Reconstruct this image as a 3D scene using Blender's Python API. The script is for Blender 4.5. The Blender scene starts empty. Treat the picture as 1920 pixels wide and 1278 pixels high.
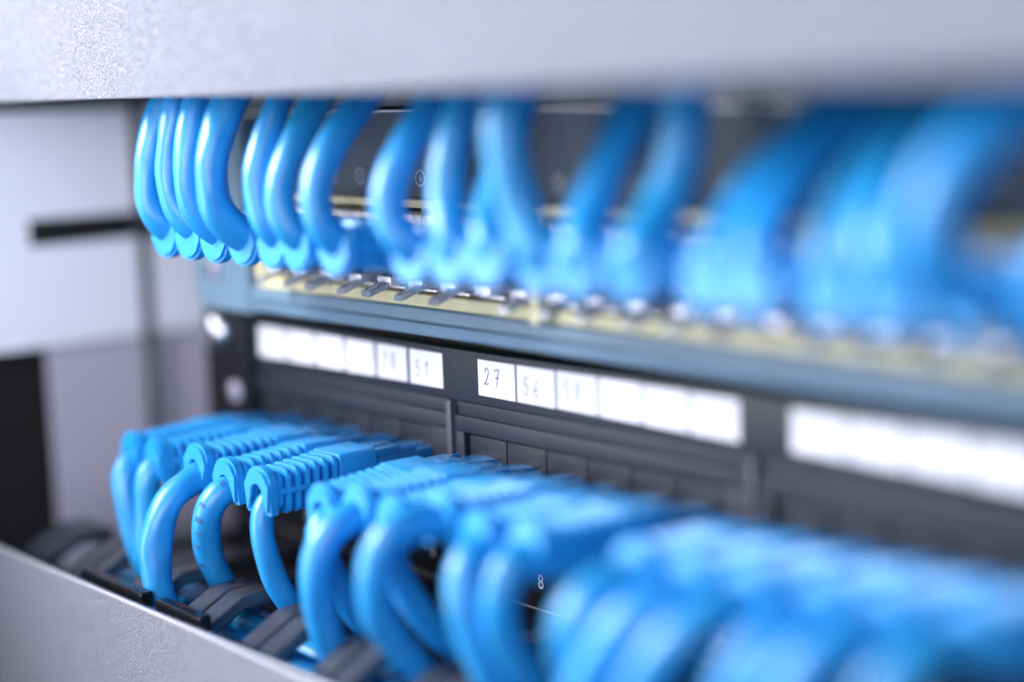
import bpy, bmesh, math, random
from mathutils import Vector, Matrix

# ------------------------------------------------------------------ camera, world, light
S = 0.001                                   # everything below is written in millimetres
sc = bpy.context.scene
col = sc.collection
yaw, pitch, roll = 0.862, 0.151, -0.034
fwd = Vector((-math.sin(yaw)*math.cos(pitch), math.cos(yaw)*math.cos(pitch), -math.sin(pitch)))
r0 = Vector((math.cos(yaw), math.sin(yaw), 0)); u0 = r0.cross(fwd)
rt = r0*math.cos(roll) + u0*math.sin(roll)
up = -r0*math.sin(roll) + u0*math.cos(roll)
cd = bpy.data.cameras.new('camera'); cam = bpy.data.objects.new('camera', cd); col.objects.link(cam)
M = Matrix((rt, up, -fwd)).transposed().to_4x4()
M.translation = Vector((442.957, -278.056, 70.988))*S
cam.matrix_world = M
cd.sensor_width = 36; cd.lens = 60.0
cd.clip_start = 0.01; cd.clip_end = 20
cd.dof.use_dof = True; cd.dof.focus_distance = 0.444; cd.dof.aperture_fstop = 2.25
sc.camera = cam

w = bpy.data.worlds.new('World'); sc.world = w; w.use_nodes = True
bg = w.node_tree.nodes['Background']
bg.inputs[0].default_value = (0.60, 0.68, 1.0, 1); bg.inputs[1].default_value = 0.13

def area(name, loc, target, size, power, color):
    l = bpy.data.lights.new(name, 'AREA'); l.shape = 'DISK'; l.size = size; l.energy = power; l.color = color
    o = bpy.data.objects.new(name, l); col.objects.link(o)
    o.location = Vector(loc)*S
    o.rotation_euler = (Vector(target)-Vector(loc)).to_track_quat('-Z', 'Y').to_euler()
    return o
area('key_lamp', (-360, -560, 400), (120, -30, 10), 0.42, 18.5, (1.0, 0.98, 1.0))
area('low_lamp', (-300, -640, -60), (120, -30, 10), 0.4, 3.6, (0.90, 0.94, 1.0))
area('room_lamp', (620, -620, 190), (0, 0, 0), 0.6, 3.7, (0.84, 0.88, 1.0))
wl = area('wall_fill', (150, -380, 60), (-80, -25, 10), 0.16, 0.10, (0.88, 0.91, 1.0)); wl.data.spread = math.radians(38)  # unseen narrow fill, added to brighten the side wall

sc.view_settings.view_transform = 'Standard'; sc.view_settings.look = 'None'
sc.view_settings.exposure = 0; sc.view_settings.gamma = 1
sc.render.engine = 'CYCLES'
sc.cycles.use_denoising = True
sc.cycles.max_bounces = 8
sc.cycles.sample_clamp_indirect = 6

rng = random.Random(11)

# ------------------------------------------------------------------ materials
def mat(name, color, rough=0.5, metal=0.0, bump=None, var=None, spec=0.5, trans=0.0, coat=0.0, sss=0.0, rvar=None):
    m = bpy.data.materials.new(name); m.use_nodes = True
    nt = m.node_tree; b = nt.nodes['Principled BSDF']
    b.inputs['Base Color'].default_value = (*color, 1)
    b.inputs['Roughness'].default_value = rough
    b.inputs['Metallic'].default_value = metal
    b.inputs['Specular IOR Level'].default_value = spec
    b.inputs['Transmission Weight'].default_value = trans
    b.inputs['Coat Weight'].default_value = coat
    if sss:
        b.inputs['Subsurface Weight'].default_value = sss
        b.inputs['Subsurface Radius'].default_value = (0.3, 0.8, 1.0)
        b.inputs['Subsurface Scale'].default_value = 0.002
    tc = nt.nodes.new('ShaderNodeTexCoord')
    if bump:                                # list of (scale, strength, distortion)
        prev = None
        for sc_, st, dist_ in bump:
            n = nt.nodes.new('ShaderNodeTexNoise'); n.inputs['Scale'].default_value = sc_
            n.inputs['Detail'].default_value = 3; n.inputs['Distortion'].default_value = abs(dist_)
            out = n.outputs['Fac']
            if dist_ < 0:                   # worm like ridges of a wrinkle finish
                n.inputs['Detail'].default_value = 1
                a = nt.nodes.new('ShaderNodeMath'); a.operation = 'SUBTRACT'; a.inputs[1].default_value = .5
                c = nt.nodes.new('ShaderNodeMath'); c.operation = 'ABSOLUTE'
                e = nt.nodes.new('ShaderNodeMath'); e.operation = 'MULTIPLY'; e.inputs[1].default_value = 4.0; e.use_clamp = True
                nt.links.new(out, a.inputs[0]); nt.links.new(a.outputs[0], c.inputs[0]); nt.links.new(c.outputs[0], e.inputs[0]); out = e.outputs[0]
            nt.links.new(tc.outputs['Object'], n.inputs['Vector'])
            bp = nt.nodes.new('ShaderNodeBump'); bp.inputs['Strength'].default_value = st
            bp.inputs['Distance'].default_value = 0.0004
            nt.links.new(out, bp.inputs['Height'])
            if prev: nt.links.new(prev.outputs['Normal'], bp.inputs['Normal'])
            prev = bp
        nt.links.new(prev.outputs['Normal'], b.inputs['Normal'])
    if var:                                 # (scale, amount)
        n = nt.nodes.new('ShaderNodeTexNoise'); n.inputs['Scale'].default_value = var[0]
        n.inputs['Detail'].default_value = 4
        nt.links.new(tc.outputs['Object'], n.inputs['Vector'])
        r = nt.nodes.new('ShaderNodeValToRGB')
        r.color_ramp.elements[0].position = 0.3; r.color_ramp.elements[1].position = 0.7
        k = 1 - var[1]
        r.color_ramp.elements[0].color = (color[0]*k, color[1]*k, color[2]*k, 1)
        r.color_ramp.elements[1].color = (*color, 1)
        nt.links.new(n.outputs['Fac'], r.inputs['Fac']); nt.links.new(r.outputs['Color'], b.inputs['Base Color'])
    if rvar:
        n = nt.nodes.new('ShaderNodeTexNoise'); n.inputs['Scale'].default_value = rvar[0]
        nt.links.new(tc.outputs['Object'], n.inputs['Vector'])
        mr = nt.nodes.new('ShaderNodeMapRange'); mr.inputs['To Min'].default_value = rough*(1-rvar[1])
        mr.inputs['To Max'].default_value = rough*(1+rvar[1])
        nt.links.new(n.outputs['Fac'], mr.inputs['Value']); nt.links.new(mr.outputs['Result'], b.inputs['Roughness'])
    return m

m_cable = mat('blue_pvc_jacket', (0.015, 0.335, 0.78), 0.38, bump=[(900, .04, .3)], var=(120, .12), spec=.8, rvar=(300, .25))
def vary(m, lo, hi):
    nt = m.node_tree; b = nt.nodes['Principled BSDF']
    src = b.inputs['Base Color'].links[0].from_socket
    oi = nt.nodes.new('ShaderNodeObjectInfo'); mr = nt.nodes.new('ShaderNodeMapRange')
    mr.inputs['To Min'].default_value = lo; mr.inputs['To Max'].default_value = hi
    hs = nt.nodes.new('ShaderNodeHueSaturation')
    nt.links.new(oi.outputs['Random'], mr.inputs['Value']); nt.links.new(mr.outputs['Result'], hs.inputs['Value'])
    mh = nt.nodes.new('ShaderNodeMapRange'); mh.inputs['To Min'].default_value = .494; mh.inputs['To Max'].default_value = .506
    nt.links.new(oi.outputs['Random'], mh.inputs['Value']); nt.links.new(mh.outputs['Result'], hs.inputs['Hue'])
    nt.links.new(src, hs.inputs['Color']); nt.links.new(hs.outputs['Color'], b.inputs['Base Color'])
vary(m_cable, .84, 1.04)
m_boot = mat('blue_moulded_rubber', (0.014, 0.325, 0.76), 0.38, bump=[(1500, .10, 0)], var=(260, .12), spec=.7)
m_plug = mat('clear_blue_plug_plastic', (0.03, 0.30, 0.70), 0.14, trans=0.35, coat=.3, var=(600, .25))
m_clear = mat('clear_latch_plastic', (0.85, 0.86, 0.92), 0.10, trans=0.7, coat=.4)
m_cover = mat('grey_wrinkle_paint', (0.27, 0.285, 0.35), 0.44, bump=[(1100, 1.0, -1), (300, .25, .6)], rvar=(60, .15))
m_cover2 = mat('silver_wrinkle_paint', (0.31, 0.32, 0.385), 0.30, bump=[(1600, 1.0, -1), (300, .25, .6)], rvar=(60, .15))
m_coverin = mat('black_gloss_plastic', (0.006, 0.006, 0.009), 0.2, spec=.35)
m_edge = mat('cover_edge_highlight', (0.75, 0.76, 0.82), 0.22, metal=.5)  # pale colour carries the highlight along the lower cover's top edge
m_finger = mat('charcoal_duct_plastic', (0.05, 0.054, 0.07), 0.2, bump=[(1900, .4, .2)], spec=.9)
m_panel = mat('dark_grained_plastic', (0.015, 0.018, 0.028), 0.45, spec=.4, bump=[(1300, .35, 1.0)])
m_panel2 = mat('dark_sanded_plastic', (0.018, 0.021, 0.034), 0.42, spec=.45, bump=[(2600, .5, 0)])
m_rib = mat('grey_rib_plastic', (0.07, 0.07, 0.095), 0.40, bump=[(2600, .4, 0)])
m_black = mat('black_panel_face', (0.007, 0.007, 0.010), 0.5, spec=.25)
m_void = mat('black_void_and_lip_shadow', (0.004, 0.004, 0.005), 0.7)
m_switch = mat('teal_grey_paint', (0.15, 0.25, 0.34), 0.32, bump=[(2400, .45, 0)])
m_switchface = mat('slate_speckled_face', (0.11, 0.15, 0.20), 0.36, bump=[(1700, .6, .2)], var=(1500, .45))
m_beige = mat('cream_port_bezel', (0.90, 0.80, 0.46), 0.40, var=(150, .08))
m_steel = mat('shield_steel_and_glints', (0.88, 0.85, 0.90), 0.30, metal=0.35, bump=[(700, .5, .5)])
m_mark = mat('dark_jacket_print', (0.03, 0.14, 0.36), 0.5)
m_markl = mat('pale_jacket_print', (0.35, 0.55, 0.85), 0.5)
m_line = mat('faint_seam_highlight', (0.16, 0.17, 0.19), 0.5)
m_paper = mat('white_paper_label', (0.80, 0.80, 0.84), 0.6, var=(220, .03))
m_ink = mat('grey_pen_ink', (0.09, 0.09, 0.13), 0.6)
m_print = mat('white_screen_print', (0.75, 0.76, 0.8), 0.5)
m_dimprint = mat('grey_screen_print', (0.50, 0.54, 0.60), 0.5)
m_screw = mat('chromed_screw', (0.6, 0.62, 0.68), 0.32, metal=1.0)
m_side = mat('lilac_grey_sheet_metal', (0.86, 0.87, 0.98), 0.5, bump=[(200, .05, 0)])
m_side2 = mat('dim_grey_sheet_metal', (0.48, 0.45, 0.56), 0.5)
m_post = mat('dark_grey_edge_strip', (0.05, 0.055, 0.06), 0.5)
m_dark = mat('unlit_cabinet_interior', (0.012, 0.012, 0.016), 0.7)

# ------------------------------------------------------------------ mesh helpers (mm in, metres out)
def finish(name, bm, m, parent=None, angle=38):
    bmesh.ops.remove_doubles(bm, verts=bm.verts, dist=1e-5)
    bmesh.ops.recalc_face_normals(bm, faces=bm.faces)
    bmesh.ops.scale(bm, vec=(S, S, S), verts=bm.verts)
    for f in bm.faces: f.smooth = True
    me = bpy.data.meshes.new(name); bm.to_mesh(me); bm.free()
    me.set_sharp_from_angle(angle=math.radians(angle))
    me.materials.append(m)
    return link(name, me, parent)
def link(name, me, parent=None):
    o = bpy.data.objects.new(name, me); col.objects.link(o)
    if parent: o.parent = parent
    return o
def thing(name, label, cat, loc=(0, 0, 0), group=None):
    o = bpy.data.objects.new(name, None); col.objects.link(o); o.location = Vector(loc)*S
    o.empty_display_size = 0.01
    o['label'] = label; o['category'] = cat
    if group: o['group'] = group
    return o
def tag(o, label, cat, group=None):
    o['label'] = label; o['category'] = cat
    if group: o['group'] = group
def box(bm, x0, x1, y0, y1, z0, z1, bev=0.0, seg=2):
    vs = [bm.verts.new((x, y, z)) for x in (x0, x1) for y in (y0, y1) for z in (z0, z1)]
    fs = [(0, 1, 3, 2), (4, 6, 7, 5), (0, 4, 5, 1), (2, 3, 7, 6), (0, 2, 6, 4), (1, 5, 7, 3)]
    ff = [bm.faces.new([vs[i] for i in f]) for f in fs]
    if bev:
        es = {e for f in ff for e in f.edges}
        bmesh.ops.bevel(bm, geom=list(es), offset=bev, segments=seg, affect='EDGES', profile=0.6)
def rrect(w, h, r, n=4):
    pts = []
    for cx, cz, a0 in ((w/2-r, h/2-r, 0), (-w/2+r, h/2-r, 90), (-w/2+r, -h/2+r, 180), (w/2-r, -h/2+r, 270)):
        for i in range(n+1):
            a = math.radians(a0+90*i/n); pts.append((cx+r*math.cos(a), cz+r*math.sin(a)))
    return pts
def loft_y(bm, secs, n=4, cap=True):        # secs: (y, w, h, r, zc)
    rings = []
    for y, w_, h_, r_, zc in secs:
        rings.append([bm.verts.new((a, y, b+zc)) for a, b in rrect(w_, h_, r_, n)])
    for A, B in zip(rings, rings[1:]):
        k = len(A)
        for i in range(k): bm.faces.new((A[i], A[(i+1) % k], B[(i+1) % k], B[i]))
    if cap: bm.faces.new(rings[0]); bm.faces.new(rings[-1])
def slab_y(bm, y0, y1, w_, h_, r_, zc=0, b=0.3):
    loft_y(bm, [(y0, w_-2*b, h_-2*b, max(r_-b, .1), zc), (y0+b*.3, w_-.6*b, h_-.6*b, r_-.3*b, zc), (y0+b, w_, h_, r_, zc),
                (y1-b, w_, h_, r_, zc), (y1-b*.3, w_-.6*b, h_-.6*b, r_-.3*b, zc), (y1, w_-2*b, h_-2*b, max(r_-b, .1), zc)])
def catmull(P, step=1.6):
    P = [Vector(p) for p in P]
    P = [2*P[0]-P[1]] + P + [2*P[-1]-P[-2]]
    out = []
    for i in range(1, len(P)-2):
        a, b, c, d = P[i-1:i+3]
        n = max(2, int((c-b).length/step))
        for k in range(n):
            t = k/n
            out.append(0.5*((2*b)+(c-a)*t+(2*a-5*b+4*c-d)*t*t+(-a+3*b-3*c+d)*t**3))
    out.append(P[-2]); return out
def smooth_pts(p, it=3):
    for _ in range(it):
        p = [p[0]]+[(p[i-1]+2*p[i]+p[i+1])/4 for i in range(1, len(p)-1)]+[p[-1]]
    return p
def tube(bm, P, rad, seg=24, lump=0.0, seed=0):
    rr = random.Random(seed)
    ph = [rr.uniform(0, 6.28) for _ in range(4)]
    pts = smooth_pts(catmull(P), 8)
    T = [(pts[min(i+1, len(pts)-1)]-pts[max(i-1, 0)]).normalized() for i in range(len(pts))]
    n = T[0].orthogonal().normalized(); rings = []; s = 0
    for i, (p, t) in enumerate(zip(pts, T)):
        n = (n - t*n.dot(t)).normalized(); b = t.cross(n)
        if i: s += (p-pts[i-1]).length
        ring = []
        for k in range(seg):
            a = 2*math.pi*k/seg
            q = rad*(1+lump*(math.sin(s*.21+ph[0])*math.cos(2*a+ph[1])+.5*math.sin(s*.47+ph[2])*math.cos(a*3+ph[3]+s*.05)))
            ring.append(bm.verts.new(p+(n*math.cos(a)+b*math.sin(a))*q))
        rings.append(ring)
    for A, B in zip(rings, rings[1:]):
        for i in range(seg): bm.faces.new((A[i], A[(i+1) % seg], B[(i+1) % seg], B[i]))
    bm.faces.new(rings[0]); bm.faces.new(rings[-1])
def sweep_yz(bm, path, x, w_, h_, r_):      # rounded bar following a path in the Y-Z plane; path is its top middle line
    rings = []
    for i, (y, z) in enumerate(path):
        a = Vector(path[max(i-1, 0)]); c = Vector(path[min(i+1, len(path)-1)])
        t = (c-a).normalized(); nrm = Vector((t[1], -t[0]))
        if nrm[1] < 0: nrm = -nrm
        rings.append([bm.verts.new((x+u, y+nrm[0]*(v-h_/2), z+nrm[1]*(v-h_/2))) for u, v in rrect(w_, h_, r_, 3)])
    for A, B in zip(rings, rings[1:]):
        k = len(A)
        for i in range(k): bm.faces.new((A[i], A[(i+1) % k], B[(i+1) % k], B[i]))
    bm.faces.new(rings[0]); bm.faces.new(rings[-1])
def text_mesh(name, s, size, x, y, z, m, parent, sx=1.0):
    cu = bpy.data.curves.new(name, 'FONT'); cu.body = s; cu.size = size; cu.align_x = 'CENTER'; cu.align_y = 'CENTER'
    cu.extrude = 0.02
    o = bpy.data.objects.new(name, cu)
    me = bpy.data.meshes.new_from_object(o); bpy.data.objects.remove(o); bpy.data.curves.remove(cu)
    me.transform(Matrix.Scale(S, 4) @ Matrix.Translation((x, y, z)) @ Matrix.Rotation(math.pi/2, 4, 'X') @ Matrix.Diagonal((sx, 1, 1, 1)))
    me.materials.append(m)
    return link(name, me, parent)

# ------------------------------------------------------------------ setting: the cabinet round the panels
def setting(name, bm, m):
    o = finish(name, bm, m); o['kind'] = 'structure'; return o
bm = bmesh.new(); box(bm, -150, 420, 70, 74, -180, 220); setting('cabinet_back_wall', bm, m_dark)
bm = bmesh.new(); box(bm, -150, 420, -60, 70, -184, -150); setting('cabinet_floor', bm, m_dark)

side = bpy.data.objects.new('cabinet_side_wall', None); col.objects.link(side); side.location = (-.08, 0, 0); side['kind'] = 'structure'
X0 = -80
def sidepart(name, m, *boxes, bev=.6):
    bm = bmesh.new()
    for b in boxes: box(bm, *b, bev)
    for v in bm.verts: v.co.x -= X0
    return finish(name, bm, m, side)
sidepart('upper_sheet', m_side, (X0-1, X0, -160, 60, 31.6, 66.5), (X0-1, X0, -160, -35, 22.8, 31.6), (X0-1, X0, -160, 60, -10.5, 22.8), bev=0)
sidepart('slot_backing', m_void, (X0-2.5, X0-1.5, -50, 40, 15, 40), bev=0)
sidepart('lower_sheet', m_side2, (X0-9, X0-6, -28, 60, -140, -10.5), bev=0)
sidepart('top_rail', m_post, (X0-14, X0-6, -160, 60, 66.5, 110), bev=0)
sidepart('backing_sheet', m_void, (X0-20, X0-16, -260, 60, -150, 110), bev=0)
sidepart('edge_strip', m_post, (X0+.2, X0+1.6, 3.4, 7.0, -60, 110))

# ------------------------------------------------------------------ upper device (switch with teal front lip)
sw = thing('network_switch', 'teal grey switch with cream port bezel and clear latch tabs, upper unit', 'network switch', (0, 0, 12))
def swpart(name, m, *boxes, bev=.3, par=None, seg=2):
    bm = bmesh.new()
    for b in boxes: box(bm, *b, bev, seg)
    for v in bm.verts: v.co.z -= 12
    return finish(name, bm, m, par or sw)
swpart('body', m_switchface, (-16, 340, -4, 60, 41.6, 63.8), (13, 340, 3, 60, 14, 41))
swpart('top_plate', m_switchface, (-16, 340, -4.6, 60, 65.5, 92))
swpart('seam_gap', m_void, (-16, 340, -2, 60, 64.52, 65.48), bev=0)
swpart('step_highlight', m_steel, (-16, 340, -5.0, -3, 63.9, 64.5), bev=.15)  # bright strip put in as the highlight below the step
swpart('port_recess', m_void, (15, 340, 1.5, 2.9, 16, 41), bev=0)
lip = bmesh.new()
def lipsec(x):
    prof = [(-3.2, 13.6), (-9.0, 13.6), (-9.6, 13.1), (-9.9, 10.45), (-9.6, 10.3), (-8.6, 10.25), (-8.6, 9.75), (-9.7, 9.7), (-10.1, 9.5), (-9.7, 6.8), (-9.0, 6.2), (-3.2, 6.0)]
    return [lip.verts.new((x, y, z-12)) for y, z in prof]
ra, rb = lipsec(12), lipsec(340)
for i in range(len(ra)): lip.faces.new((ra[i], ra[(i+1) % len(ra)], rb[(i+1) % len(ra)], rb[i]))
lip.faces.new(ra); lip.faces.new(rb)
finish('front_lip', lip, m_switch, sw, 20)
# left ear: rounded plate
bm = bmesh.new()
pts = [(11.2, 34), (11.2, 5)] + [(-15+4*math.cos(math.radians(a)), 9+4*math.sin(math.radians(a))) for a in (270, 250, 225, 200, 180)] + [(-20.5, 34)]
pts = [(11.2, 62), (11.2, 5.2)] + [(-16+4.5*math.cos(math.radians(a)), 9.7+4.5*math.sin(math.radians(a))) for a in (270, 247, 225, 202, 180)] + [(-20.5, 62)]
v0 = [bm.verts.new((x, -9.5, z-12)) for x, z in pts]; v1 = [bm.verts.new((x, -3.0, z-12)) for x, z in pts]
f0 = bm.faces.new(v0); bm.faces.new(v1)
for i in range(len(pts)): bm.faces.new((v0[i], v0[(i+1) % len(pts)], v1[(i+1) % len(pts)], v1[i]))
bmesh.ops.bevel(bm, geom=list(f0.edges), offset=.8, segments=3, affect='EDGES')
finish('mounting_ear', bm, m_switch, sw)
def screw(x, y, z, r_, par, off, m=None):
    bm = bmesh.new()
    prof = [(0.0, 2.2), (.45, 2.1), (.8, 1.5), (1.0, .5), (1.0, 0)]
    rings = []
    for rr_, d in prof:
        if rr_ == 0: rings.append([bm.verts.new((x, y-d, z))]*24); continue
        rings.append([bm.verts.new((x+rr_*r_*math.cos(2*math.pi*k/24), y-d*r_/3.2, z+rr_*r_*math.sin(2*math.pi*k/24))) for k in range(24)])
    for A, B in zip(rings, rings[1:]):
        for i in range(24):
            f = [A[i], A[(i+1) % 24], B[(i+1) % 24], B[i]]; f = list(dict.fromkeys(f))
            if len(f) > 2: bm.faces.new(f)
    for v in bm.verts: v.co -= Vector(off)
    s = finish('screw', bm, m or m_screw, par)
    bm = bmesh.new(); d = y-2.25*r_/3.2
    box(bm, x-r_*.6, x+r_*.6, d-.3, d+.4, z-.4, z+.4); box(bm, x-.4, x+.4, d-.32, d+.38, z-r_*.6, z+r_*.6)
    for v in bm.verts: v.co -= Vector(off)
    finish('cross_slot', bm, m_void, s)
    return s
screw(-8, -9.6, 17.5, 3.4, sw, (0, 0, 12), m_side2)
swpart('bezel_lower_bar', m_beige, (15.4, 340, -9.2, -3.0, 13.8, 17.0))
swpart('bezel_upper_bar', m_beige, (15.4, 340, -9.2, -3.0, 39.4, 41.4))
for x in (17.0, 141.9, 262.5):
    swpart('bezel_post', m_beige, (x-1.6, x+1.6, -9.6, -2.8, 17.05, 39.35))
XP = [28.2+13.4*k for k in range(22)]
swpart('bezel_post', m_beige, (141.2, 144.0, -13.5, -9.25, 14.0, 23.5))
# shield strip over each port with a crinkled edge
bm = bmesh.new()
n = 700; x0, x1 = 15.4, 330
top = []; bot = []; topb = []
for i in range(n+1):
    x = x0+(x1-x0)*i/n
    j = .35*math.sin(x*3.1)+.25*math.sin(x*7.3+1)
    top.append(bm.verts.new((x, -8.4+.25*math.sin(x*4.7), 37.4+j*.5-12)))
    bot.append(bm.verts.new((x, -8.8+.2*math.sin(x*5.3), 34.9-12+.1*math.sin(x*2))))
    topb.append(bm.verts.new((x, -2, 38.0-12)))
for i in range(n):
    bm.faces.new((bot[i], bot[i+1], top[i+1], top[i])); bm.faces.new((top[i], top[i+1], topb[i+1], topb[i]))
finish('shield_strip', bm, m_steel, sw, 60)
# sprung shield fingers of every port, one small object each, sharing one mesh
bm = bmesh.new(); box(bm, -4.6, 4.6, -8.0, -3.5, -0.4, 0.3, .15); box(bm, -3.1, 3.1, -11.5, -3.5, .5, 3.2, .8)  # spring plus a wide pale nose shaped as the latch tabs' glints
spring_me = finish('spring_and_glint', bm, m_steel, sw).data
col.objects.unlink(bpy.data.objects['spring_and_glint']); bpy.data.objects.remove(bpy.data.objects['spring_and_glint'])
for x in XP:
    o = link('spring_and_glint', spring_me, sw); o.location = Vector((x-1.0, 0, 18.1-12))*S
bm = bmesh.new(); box(bm, -.35, .35, -3.5, 1.4, -11.4, 11.0)
wall_me = finish('port_divider', bm, m_steel, sw).data
bpy.data.objects.remove(bpy.data.objects['port_divider'])
for x in XP:
    if abs(x+6.7-141.9) < 3: continue
    o = link('port_divider', wall_me, sw); o.location = Vector((x+6.7, 0, 28.2-12))*S
# ringed port numbers
def ring_mesh(bm, x, y, z, r_, t_):
    k = 28
    A = [bm.verts.new((x+r_*math.cos(2*math.pi*i/k), y, z+r_*math.sin(2*math.pi*i/k))) for i in range(k)]
    B = [bm.verts.new((x+(r_-t_)*math.cos(2*math.pi*i/k), y, z+(r_-t_)*math.sin(2*math.pi*i/k))) for i in range(k)]
    for i in range(k): bm.faces.new((A[i], A[(i+1) % k], B[(i+1) % k], B[i]))
for i in range(20):
    x = 21.8+13.4*i
    bm = bmesh.new(); ring_mesh(bm, x, -4.06, 46.7-12, 2.25, .5)
    o = finish('port_number', bm, m_dimprint, sw)
    text_mesh('digit', str(i+1), 2.7, x, -4.06, 46.7-12, m_dimprint, o)

# ------------------------------------------------------------------ patch panel
pp = thing('patch_bay', 'black patch panel with a row of white handwritten number labels', 'patch panel', (0, 0, -70))
def pppart(name, m, *boxes, bev=.3, par=None, seg=2):
    bm = bmesh.new()
    for b in boxes: box(bm, *b, bev, seg)
    for v in bm.verts: v.co.z += 70
    return finish(name, bm, m, par or pp)
pppart('label_band', m_panel, (-29, 340, 0, 12, -12.0, 1.7), bev=.4)
pppart('lip_shadow_recess', m_void, (-29, 340, 5, 12, 1.75, 9), bev=0)  # black recess added in place of the shadow under the switch lip
GP = 106.0; G0 = -7.7
for g in range(-0, 4):
    xl = G0+GP*g                            # left end of the six ports
    # bezel frame of one six port module, four bars round the opening
    x0, x1 = xl-4.4, xl+91.2+8.0
    pppart('module_bezel', m_panel2, (x0, x1, .9, 12, -16.0, -12.3), (x0, x1, 0, 12, -20.3, -16.05),
           (x0, xl-.5, 0.02, 12, -36, -20.35), (xl+91.2+.4, x1, 0.02, 12, -36, -20.35), bev=.25)
    pppart('divider_rib', m_rib, (x1+.05, x1+2.2, -1.0, 12, -44, -12.4), bev=.5)
    for i in range(6):
        xc = xl+15.2*(i+.5)
        pppart('port_cover', m_panel, (xc-7.45, xc+7.45, 1.4, 6, -28.2, -20.9), bev=.35)
        pppart('jack', m_void, (xc-7.2, xc-6.0, 2.2, 12, -41, -28.3), (xc+6.0, xc+7.2, 2.2, 12, -41, -28.3), (xc-7.2, xc+7.2, 2.2, 12, -43, -41.1), (xc-7.2, xc+7.2, 6, 12, -41, -28.3), bev=0)
pppart('lower_face', m_black, (-29, 340, 5, 12, -72, -43.2), bev=.3)
pppart('left_flange', m_black, (-29, -12.3, 0, 12, -43, -12.3), bev=.4)
pppart('mounting_ear', m_black, (-30, -4, -1.5, -.05, -44, 6.6), bev=.4)
pppart('seam_highlight', m_line, (-25, 335, 4.96, 5.1, -65.5, -64.9), bev=0)  # grey bar drawn as the highlight along the seam edge
for g in range(3):
    for i in range(6):
        xc = G0+GP*g+15.2*(i+.5)
        text_mesh('port_number', str(g*6+i+1), 5.6, xc, 4.95, 12.2, m_print, pp, .8)
screw(-21, -1.55, -3.5, 6.2, pp, (0, 0, -70)); screw(-13, -1.55, -22, 3.4, pp, (0, 0, -70), m_side2)

STROKES = {
 '0': [[(.5, 1), (.15, .8), (.1, .4), (.4, 0), (.8, .25), (.85, .7), (.5, 1)]],
 '1': [[(.15, .65), (.6, 1), (.55, .5), (.5, 0)]],
 '2': [[(.15, .75), (.3, .98), (.6, .98), (.7, .75), (.5, .4), (.1, .02), (.2, .12), (.5, .05), (.85, .15)]],
 '3': [[(.15, .9), (.5, 1), (.75, .8), (.4, .55), (.8, .35), (.6, .05), (.1, .05)]],
 '4': [[(.3, 1), (.1, .45), (.8, .45)], [(.65, .8), (.55, 0)]],
 '5': [[(.8, 1), (.3, .98), (.2, .6), (.55, .62), (.75, .35), (.5, .03), (.1, .08)]],
 '6': [[(.65, 1), (.2, .6), (.12, .2), (.45, 0), (.8, .2), (.6, .45), (.2, .3)]],
 '7': [[(.05, .92), (.4, .97), (.85, 1), (.65, .6), (.5, 0)], [(.3, .5), (.9, .56)]],
 '8': [[(.5, .5), (.15, .75), (.5, 1), (.8, .78), (.5, .5), (.15, .22), (.5, 0), (.85, .2), (.5, .5)]],
}
def handwriting(s, x, z, h, par):
    bm = bmesh.new(); cx = x
    for ch in s:
        for st in STROKES[ch]:
            P = catmull([(cx+a*h*.52+rng.uniform(-.05, .05)+b*h*.06, 0, z+b*h) for a, b in st], .25)
            wd = .15
            for i, p in enumerate(P):
                pass
            L = []; R = []
            for i, p in enumerate(P):
                t = (P[min(i+1, len(P)-1)]-P[max(i-1, 0)]).normalized(); nn = Vector((-t.z, 0, t.x))*wd
                L.append(bm.verts.new((p.x+nn.x, -.21, p.z+nn.z))); R.append(bm.verts.new((p.x-nn.x, -.21, p.z-nn.z)))
            for i in range(len(P)-1): bm.faces.new((L[i], L[i+1], R[i+1], R[i]))
        cx += h*.86
    return finish('pen_writing', bm, m_ink, par)
GL = 104.84
texts = {0: ['', '38', '41', '20', '28', '51'], 1: ['27', '56', '58', '42', '', '']}
for g in range(3):
    for i in range(6):
        xa = GL*g+15*i+((.7 if g == 0 else .4) if i else 0); xb = GL*g+15*(i+1)-(.7 if g == 0 else .4)*(i < 5)
        jz = rng.uniform(-.12, .12)
        bm = bmesh.new(); box(bm, xa, xb, -.16, -.01, 70-9.4+jz, 70+.05+jz)
        o = finish('label_sticker', bm, m_paper, pp)
        t = texts.get(g, ['']*6)[i]
        if t: handwriting(t, xa+2.3, 70-(6.6 if i % 2 == 0 else 7.4), 4.5, o)

# ------------------------------------------------------------------ patch cords
# shared meshes, origin at the plug's port, the plug pointing along +Y
def take(name, bm, m):
    o = finish(name, bm, m); me = o.data; bpy.data.objects.remove(o); return me
def collar(bm, y, leg, arch, r_=3.3, c_=-.9):
    w_ = r_+1.8; h_ = arch-1.2
    out = [(w_, leg)] + [(w_*math.cos(math.radians(a)), 1.2+h_*math.sin(math.radians(a))**.8) for a in range(0, 181, 15)] + [(-w_, leg)]
    inn = [(-r_+.4, leg)] + [(-r_*math.cos(math.radians(a)), c_+r_*math.sin(math.radians(a))) for a in range(0, 181, 15)] + [(r_-.4, leg)]
    pr = out+inn
    a = [bm.verts.new((x, y, z)) for x, z in pr]; b = [bm.verts.new((x, y+3.9, z)) for x, z in pr]
    fa = bm.faces.new(a); fb = bm.faces.new(b); n = len(pr)
    for i in range(n): bm.faces.new((a[i], a[(i+1) % n], b[(i+1) % n], b[i]))
    bmesh.ops.bevel(bm, geom=list(fa.edges)+list(fb.edges), offset=.85, segments=4, affect='EDGES')
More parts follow.
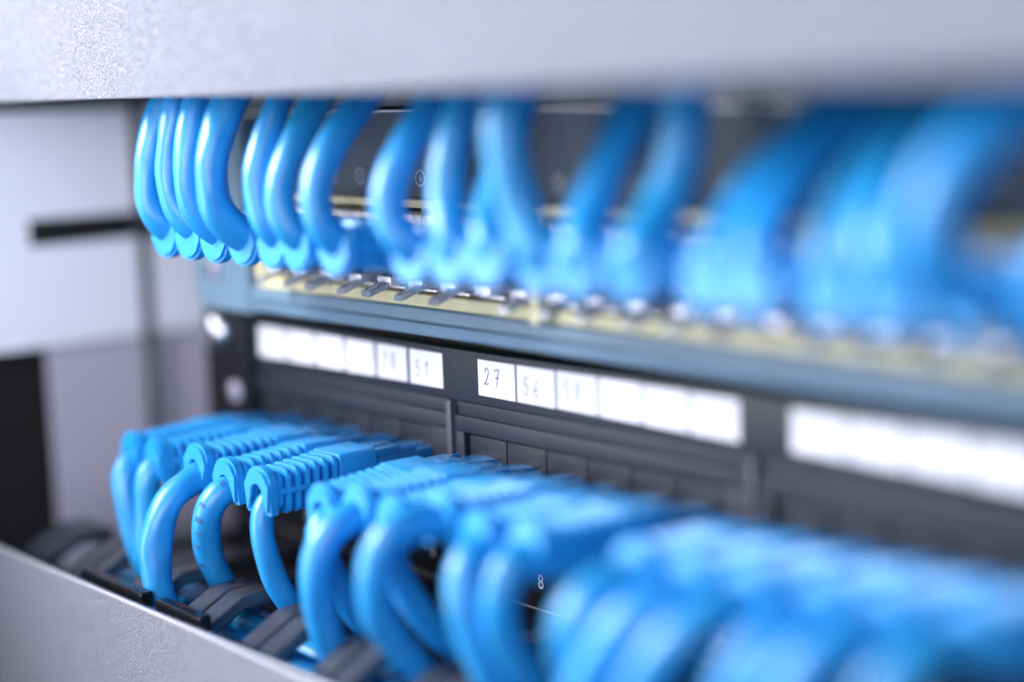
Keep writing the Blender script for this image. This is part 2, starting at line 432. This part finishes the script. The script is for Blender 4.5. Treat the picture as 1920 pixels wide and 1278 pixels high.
def boot_mesh(yh, pitch_, leg, arch, r_):
    bm = bmesh.new(); L = 6*pitch_
    loft_y(bm, [(yh-L-.8, 6.0, 6.2, 2.6, -.6), (yh-L*.55, 6.2, 6.4, 2.6, -.4), (yh-.2, 6.8, 7.0, 2.6, 0)])
    for k in range(6):
        y1 = yh-.6-pitch_*k; t = k/6
        slab_y(bm, y1-pitch_*.48, y1, 12.4-1.6*t, 12.8-1.0*t, 2.4, -.3-.6*t, .3)
    slab_y(bm, yh-L-1.5, yh-L-.1, 9.6, 9.8, 2.0, -.4, .3)
    collar(bm, yh-L-5.3, leg, arch, r_, -2.3 if leg > -5 else -.9)
    box(bm, -5.8, 5.8, yh-L-1, yh-.1, -1.1, .3, .2)
    return take('strain_relief', bm, m_boot)
def hood_mesh(y0, y1, h_=12.5):
    bm = bmesh.new(); slab_y(bm, y0, y1, 12.7, h_, 1.4, 0, .45); return take('hood', bm, m_boot)
hood_me, hood_up_me = hood_mesh(-30.2, -18), hood_mesh(-28.2, -16, 10.6)
boot_me, boot_up_me = boot_mesh(-30.1, 2.85, -6.3, 6.0, 3.4), boot_mesh(-28.1, 2.6, -4.0, 6.4, 3.8)
def plug_mesh(mt):
    bm = bmesh.new()
    box(bm, -5.85, 5.85, -18.2, 3.0, -4.1, 3.2, .35)
    box(bm, -5.3, 5.3, -17.9, -9.0, 3.25, 5.3, .3); box(bm, -2.0, 2.0, -16.5, -11.0, 5.35, 5.7, .1); box(bm, -5.9, -5.2, -8.6, -4, 3.25, 4.4, .15); box(bm, 5.2, 5.9, -8.6, -4, 3.25, 4.4, .15)
    box(bm, -3.4, 3.4, -9.0, -5.5, 3.25, 3.9, .2)
    me = finish('plug', bm, mt).data; bpy.data.objects.remove(bpy.data.objects['plug']); return me
plug_me = plug_mesh(m_plug)
def latch_mesh(mt, y1, z0, z1, wd):
    bm = bmesh.new()
    P = [(1.5, z0), (-3, z0+.25*(z1-z0)), (-9, z0+.6*(z1-z0)), (y1, z1)]
    rings = []
    for i, (y, z) in enumerate(P):
        ww = wd*(1.5, 1.25, 1, 1)[i]
        rings.append([bm.verts.new((u, y, z+v)) for u, v in rrect(ww, 1.6, .3, 2)])
    for A, B in zip(rings, rings[1:]):
        for i in range(len(A)): bm.faces.new((A[i], A[(i+1) % len(A)], B[(i+1) % len(A)], B[i]))
    bm.faces.new(rings[0]); bm.faces.new(rings[-1])
    me = finish('latch', bm, mt).data; bpy.data.objects.remove(bpy.data.objects['latch']); return me
latch_low_me = latch_mesh(m_plug, -12, 3.0, 3.6, 3.6)
latch_up_me = latch_mesh(m_clear, -17.3, -6.5, -14.0, 3.4)

def cord(px, pz, front, path, rad, label, group, upper, seed):
    """px, pz: the port; front: (x, z) of the boot's mouth; path: cable centre points after the mouth."""
    root = thing('patch_cable', label, 'patch cord', (px, 0, pz), group)
    d = Vector((front[0]-px, -48.0, front[1]-pz)).normalized()
    q = Vector((0, -1, 0)).rotation_difference(d)
    R = q.to_matrix().to_4x4() @ Matrix.Rotation(math.radians(random.Random(seed*7).uniform(-6, 6)), 4, 'Y')
    fl = Matrix.Rotation(math.pi, 4, 'Y') if upper else Matrix.Identity(4)
    for nm, me in (('strain_relief', boot_up_me if upper else boot_me), ('hood', hood_up_me if upper else hood_me), ('plug', plug_me)):
        o = link(nm, me, root)
        o.matrix_local = R @ (fl if nm != 'latch' else Matrix.Identity(4))
    o = link('latch', latch_up_me if upper else latch_low_me, root)
    o.matrix_local = R
    o_ = Vector((px, 0, pz)); zs = .9 if upper else -.9
    k_ = 1.0
    P = [d*30*k_+Vector((0, 0, zs*.3)), d*38*k_+Vector((0, 0, zs)), d*45.0*k_+Vector((0, 0, zs*1.6))] + [Vector(p)-o_ for p in path]
    if upper:
        w0 = Vector(path[0])
        P = [d*28, d*38, Vector((front[0], -44.0, front[1]-.6))-o_, Vector((front[0], -47.6, front[1]+1.6))-o_] + [Vector((p[0]+(2.6, 1.6, .5)[min(k, 2)], p[1]-(.4 if k < 2 else 0), p[2]+(2.6 if k < 1 else 0)))-o_ for k, p in enumerate(path)][(1 if w0.z < 37 else 0):]
    bm = bmesh.new(); tube(bm, P, rad, 28, .08 if seed in (100, 101, 103, 104, 202, 207, 208) else .045, seed)
    c = finish('cable', bm, m_cable, root, 80)
    if seed == 203: jacket_marks(c, P, rad, 12, 46, (.45, -.9, .1), m_mark, 1)
    return root

UP = [  # port x, mouth x, mouth z, radius, centre line (x, y, z)
 (28.2, 27.5, 29.6, 3.8, [(28, -50.0, 34), (28, -50.5, 40), (28.5, -50.5, 49), (29, -48, 61), (30, -44, 70)]),
 (41.6, 40.0, 29.6, 3.6, [(40, -48.5, 34), (40.5, -50, 41), (41, -51, 49), (41.5, -50, 61), (42, -48, 70)]),
 (55.0, 53.0, 29.6, 3.8, [(53, -49, 33), (54, -52, 40), (55, -53.5, 50), (55, -53, 57), (55, -51, 65), (55, -49, 70)]),
 (68.4, 66.5, 29.6, 4.3, [(67, -50, 33), (67.6, -53, 39), (68.2, -54.5, 46), (68.5, -54.5, 54), (68.5, -52, 61), (69, -48, 69)]),
 (81.8, 80.4, 29.6, 3.6, [(80.8, -48.5, 33.5), (81.6, -49.5, 39), (82, -50, 46), (82, -49, 54), (82, -45.5, 61), (82, -42, 69)]),
 (95.2, 91.5, 29.6, 3.7, [(91.6, -48, 33), (92, -50, 39), (92, -50.5, 47), (92, -47.5, 54), (92, -43, 61), (92, -37, 69)]),
 (108.6, 107.2, 29.6, 3.9, [(107.6, -49, 33), (108.3, -51, 40), (108.3, -51, 47), (108.3, -48, 54), (108.3, -42.5, 61), (108.3, -34, 69)]),
 (135.4, 136.5, 29.6, 4.0, [(135.6, -48, 34), (135, -50, 40), (135, -49, 49), (135, -44, 57), (135, -38, 64), (135, -34, 69)]),
 (148.8, 150.0, 30.0, 4.0, [(149, -46, 35), (148.5, -44, 44), (148.3, -43, 53), (148.3, -40, 62), (148.3, -37, 68)]),
 (162.2, 162.5, 30.6, 3.9, [(160.0, -43, 38), (157, -38, 46), (156, -33, 55), (156, -28, 66)]),
 (175.6, 179.0, 30.5, 4.6, [(178, -45, 34), (177, -46, 41), (175.5, -48, 50), (174.6, -49, 58), (174, -47, 67)]),
 (189.0, 190.5, 30.5, 4.7, [(190, -44, 35), (188.6, -39, 43), (188.4, -35, 50), (188.4, -29, 58), (188.4, -23, 67)]),
 (202.4, 205.5, 31.0, 4.7, [(206, -44, 35), (206, -38, 42), (206.5, -33, 49), (207, -30, 57), (207, -28, 67)]),
 (229.2, 225.5, 30.5, 4.5, [(226, -46, 36), (227, -38, 43), (228, -31, 50), (228, -20, 57), (228, -6, 66)]),
 (242.6, 236.5, 30.5, 4.3, [(237, -48, 35), (237, -42, 43), (237, -32, 51), (236.5, -19, 59), (236, -5, 67)]),
 (256.0, 254.0, 30.5, 4.3, [(255, -49, 34), (256, -44, 42), (256, -36, 51), (255, -25, 60), (254, -11, 68)]),
 (269.4, 266.5, 30.5, 4.6, [(267, -50, 35), (266, -46, 43), (264, -37, 52), (263, -25, 61), (262, -10, 68)]),
 (282.8, 281.0, 30.5, 4.6, [(282, -51, 34), (283, -56, 40), (284, -57, 48), (287, -53, 57), (291, -43, 64), (296, -28, 69)]),
 (296.2, 297.0, 30.5, 4.6, [(299, -51, 33), (303, -54, 37), (309, -54, 43), (316, -50, 51), (320, -42, 60)]),
]
LO = [
 (15.1, 11.0, -29.6, 3.6, [(11.5, -53.6, -32.2), (12.2, -55.4, -37.1), (13.5, -55.0, -44.4), (14.8, -53.9, -53.8), (16.0, -51.8, -61.8), (19, -47, -71)]),
 (30.3, 24.0, -29.8, 3.6, [(23.8, -53.4, -31.8), (23.5, -54.4, -35.7), (23.0, -53.8, -43.1), (22.5, -54.5, -50.7), (22.0, -54.8, -58.4), (21, -52, -68)]),
 (45.5, 47.0, -27.9, 4.1, [(46.8, -58.0, -33.8), (46.6, -63.1, -40.2), (46.4, -64.8, -47.2), (46.2, -65.2, -54.4), (46.0, -64.0, -62.8), (46.5, -59, -72)]),
 (60.7, 62.0, -29.6, 3.8, [(61.3, -53.8, -32.4), (59.5, -56.0, -37.2), (57.0, -55.8, -44.1), (54.5, -53.3, -52.4), (52.0, -48.2, -60.7), (49, -40, -72)]),
 (75.9, 77.6, -29.6, 3.2, [(77.5, -50.9, -34.4), (78.0, -51.6, -39.8), (78.5, -50.9, -46.8), (79.0, -48.8, -54.3), (79.5, -45.0, -61.4), (80, -38, -72)]),
 (105.9, 106, -29.6, 3.6, [(106.4, -53, -33.5), (106.8, -53.2, -38.4), (107.5, -51.0, -45.3), (108.2, -46.5, -54.2), (109.0, -40.2, -62.4), (110, -30, -72)]),
 (121.1, 121.0, -27.4, 4.0, [(119.6, -55.4, -29.6), (118.2, -60.9, -34.8), (116.8, -61.8, -42.4), (115.4, -59.9, -50.9), (114.0, -56.5, -61.3), (112, -51, -72)]),
 (136.3, 134.4, -28.0, 3.8, [(134.8, -53.2, -31.6), (135.2, -54, -35.6), (136.0, -52, -40.7), (137.0, -48.7, -47.5), (138.0, -42.3, -55.3), (139.0, -36.9, -60.9), (140, -30, -70)]),
 (151.5, 152, -24.6, 3.9, [(150.0, -57.5, -23.8), (148.6, -63, -25.8), (147.0, -66.4, -31.4), (145.7, -66.1, -40.2), (144.3, -62.3, -48.3), (143.0, -54.6, -57.5), (142, -48, -66)]),
 (166.7, 165, -26.4, 3.9, [(166.6, -55.5, -28.6), (167.2, -58.2, -33.6), (168.5, -58.9, -39.5), (169.8, -57.3, -47.3), (171.0, -54.3, -55.7), (173, -49, -66)]),
 (181.9, 181.5, -25.4, 4.0, [(181.2, -56.0, -27.6), (180.2, -58.8, -34.8), (178.2, -56, -44.4), (177.0, -48.7, -55.2), (176, -42, -65)]),
 (211.9, 212.5, -24.6, 4.4, [(212.0, -60, -25.8), (210.2, -66, -30.5), (208.0, -64, -39), (206.0, -58.2, -47), (205, -52, -58)]),
 (227.1, 227.5, -24.2, 4.1, [(226, -60, -25.4), (222, -66, -31), (216, -68, -42), (209, -68, -54), (203, -61, -66)]),
 (242.3, 241.8, -23.4, 4.1, [(240, -61, -24.4), (236, -68, -31), (230, -70, -42), (224, -69, -54), (219, -61, -65)]),
 (257.5, 258.5, -22.4, 4.1, [(257, -60, -23.0), (255, -67, -29), (251, -69, -40), (246, -67, -52), (240, -58, -64)]),
 (272.7, 272.5, -21.4, 4.2, [(271, -61, -21.8), (267, -69, -28), (261, -70, -40), (254, -69, -52), (248, -61, -64)]),
 (287.9, 288.5, -20.4, 4.2, [(287, -60, -20.6), (285, -68, -26), (281, -70, -38), (275, -68, -51), (268, -58, -64)]),
]
def jacket_marks(par, P, rad, s0, s1, facing, m, seed):
    rr = random.Random(seed); pts = smooth_pts(catmull([Vector(p) for p in P]), 8); bm = bmesh.new(); acc = 0; nxt = s0
    for i in range(1, len(pts)-1):
        acc += (pts[i]-pts[i-1]).length
        if acc < nxt or acc > s1: continue
        nxt = acc + rr.choice((2.1, 2.1, 2.3, 4.2))
        t = (pts[i+1]-pts[i-1]).normalized(); f = Vector(facing); n = (f-t*f.dot(t)).normalized(); b = t.cross(n)
        for _ in range(rr.choice((2, 3))):
            a0 = rr.uniform(-.32, .1); a1 = a0+rr.choice((.1, .35, .42)); u0_ = rr.uniform(-.6, .2); u1 = u0_+rr.choice((0.15, .7))
            vs = []
            for a, u in ((a0, u0_), (a1, u0_), (a1, u1+.2), (a0, u1+.2)):
                vs.append(bm.verts.new(pts[i]+t*u+(n*math.cos(a)+b*math.sin(a))*rad*1.06))
            bm.faces.new(vs)
    return finish('printed_marks', bm, m, par)
ORD = ['first', 'second', 'third', 'fourth', 'fifth', 'sixth', 'seventh', 'eighth', 'ninth', 'tenth', 'eleventh', 'twelfth', 'thirteenth',
       'fourteenth', 'fifteenth', 'sixteenth', 'seventeenth', 'eighteenth', 'nineteenth', 'twentieth']
for i, (px, mx, mz, rad, path) in enumerate(UP):
    e = path[-1]; prev = path[-2]
    path = path + [(e[0]+.5, min(e[1]+8, 12), e[2]+9), (e[0]+2, min(e[1]+18, 14), e[2]+17), (e[0]+4, 14, e[2]+24)]
    cord(px, 30.0, (mx+4.6, mz+3.6), path, rad, 'blue patch cord hanging from above, %s from the left in the upper row' % ORD[i],
         'blue patch cords of the upper row', True, 100+i)
for i, (px, mx, mz, rad, path) in enumerate(LO):
    e = path[-1]
    path = path + [(e[0]+1, e[1]+8, e[2]-8), (e[0]+2, min(e[1]+16, -8), e[2]-18)]
    cord(px, -29.8, (mx, mz), path, rad, 'blue patch cord drooping into the duct, %s from the left in the lower row' % ORD[i],
         'blue patch cords of the lower row', False, 200+i)

# ------------------------------------------------------------------ upper duct cover
uc = thing('duct_cover', 'light grey wrinkle painted cover plate above the upper row of cords', 'duct cover', (130, -64, 70))
bm = bmesh.new(); box(bm, -75, 360, -65, -62.4, 69.8, 165, .7, 3); box(bm, -75, 360, -62.35, -52, 71.2, 72.6)
for v in bm.verts: v.co -= Vector((130, -64, 70))
finish('plate', bm, m_cover, uc)
ud = thing('duct_light_block', 'dark unseen upper duct added to block light behind the light grey cover plate', 'cable duct', (130, 0, 110))
bm = bmesh.new(); box(bm, -75, 360, -60, 55, 118, 122); box(bm, -75, 360, 40, 44, 93, 118)  # unseen top and back, added to block light from above
for v in bm.verts: v.co -= Vector((130, 0, 110))
finish('blocking_channel', bm, m_dark, ud)

# ------------------------------------------------------------------ lower duct: fingers, bundle, cover
ld = thing('finger_duct', 'charcoal plastic finger duct under the lower row of cords', 'cable duct', (130, 0, -110))
off = Vector((130, 0, -110))
bm = bmesh.new(); box(bm, -40, 350, -74, 5, -118, -115); box(bm, -40, 350, 5.2, 8, -118, -72.2)
for v in bm.verts: v.co -= off
finish('trough', bm, m_dark, ld)
bm = bmesh.new()
path = [(-42.0, -60.6), (-43.0, -58.8), (-45, -58.2), (-53.6, -58.2), (-54.6, -58.4), (-55.6, -58.9), (-65, -63.6), (-70.5, -66.4), (-72, -68), (-72.6, -71), (-72.7, -90)]
sweep_yz(bm, path, -4.1, 7.2, 3.4, .55); sweep_yz(bm, path, 4.1, 7.2, 3.4, .55)
p2 = [(y, z-1.6) for y, z in path]; sweep_yz(bm, p2, .3, 14, 2.4, .5)
sweep_yz(bm, [(5.0, -69), (-30, -68), (-38, -64.5), (-46, -60.6)], .3, 9.5, 3.0, .5)
for v in bm.verts: v.co.z -= off.z
f0 = finish('finger', bm, m_finger, ld); fme = f0.data
for k in range(13):
    o = f0 if k == 0 else link('finger', fme, ld)
    o.location = Vector((95.3+31*(k-4)-130, 0, 0))*S
for j, (y, z, lab) in enumerate([(-61, -70.5, 'nearest the lower cover'), (-53.5, -72.5, 'second from the lower cover'), (-45.5, -71.5, 'third from the lower cover'),
                            (-57.5, -79, 'underneath, next to the lower cover'), (-37.5, -73.5, 'farthest back from the lower cover')]):
    P = [(-36+6*j, y+3, z-14), (-20+4*j, y, z-3)] + [(x, y+1.4*math.sin(x*.05+j), z+1.2*math.sin(x*.07+2*j)) for x in range(0, 340, 18)]
    bm = bmesh.new(); tube(bm, P, 3.6, 20, .03, 300+j)
    o = finish('loose_cable', bm, m_cable, None, 80)
    tag(o, 'blue cable lying lengthwise in the finger duct, '+lab, 'cable', 'blue cables lying along the duct')
lc = thing('duct_cover', 'silver grey wrinkle painted cover plate slanting across the bottom left corner', 'duct cover', (150, -76, -100))
off = Vector((150, -76, -100))
bm = bmesh.new(); box(bm, -39, 360, -76, -73.8, -150, -59.6, 1.05, 4)
for v in bm.verts: v.co -= off
finish('plate', bm, m_cover2, lc)
bm = bmesh.new(); box(bm, -39, 360, -76.12, -74.9, -60.5, -59.4, .5, 4)  # thin bright bar added as the edge's highlight
for v in bm.verts: v.co -= off
finish('edge_highlight', bm, m_edge, lc)
bm = bmesh.new(); box(bm, -38, 360, -73.75, -71.6, -120, -60.2, .5, 2)
for v in bm.verts: v.co -= off
finish('inner_flange', bm, m_coverin, lc)
for x, x2 in ((16, 50.3), (57.5, 79.8)):
    bm = bmesh.new(); box(bm, x, x2, -72.2, -68.6, -72, -58.2, .7, 3)
    for v in bm.verts: v.co -= off
    finish('clip', bm, m_coverin, lc)
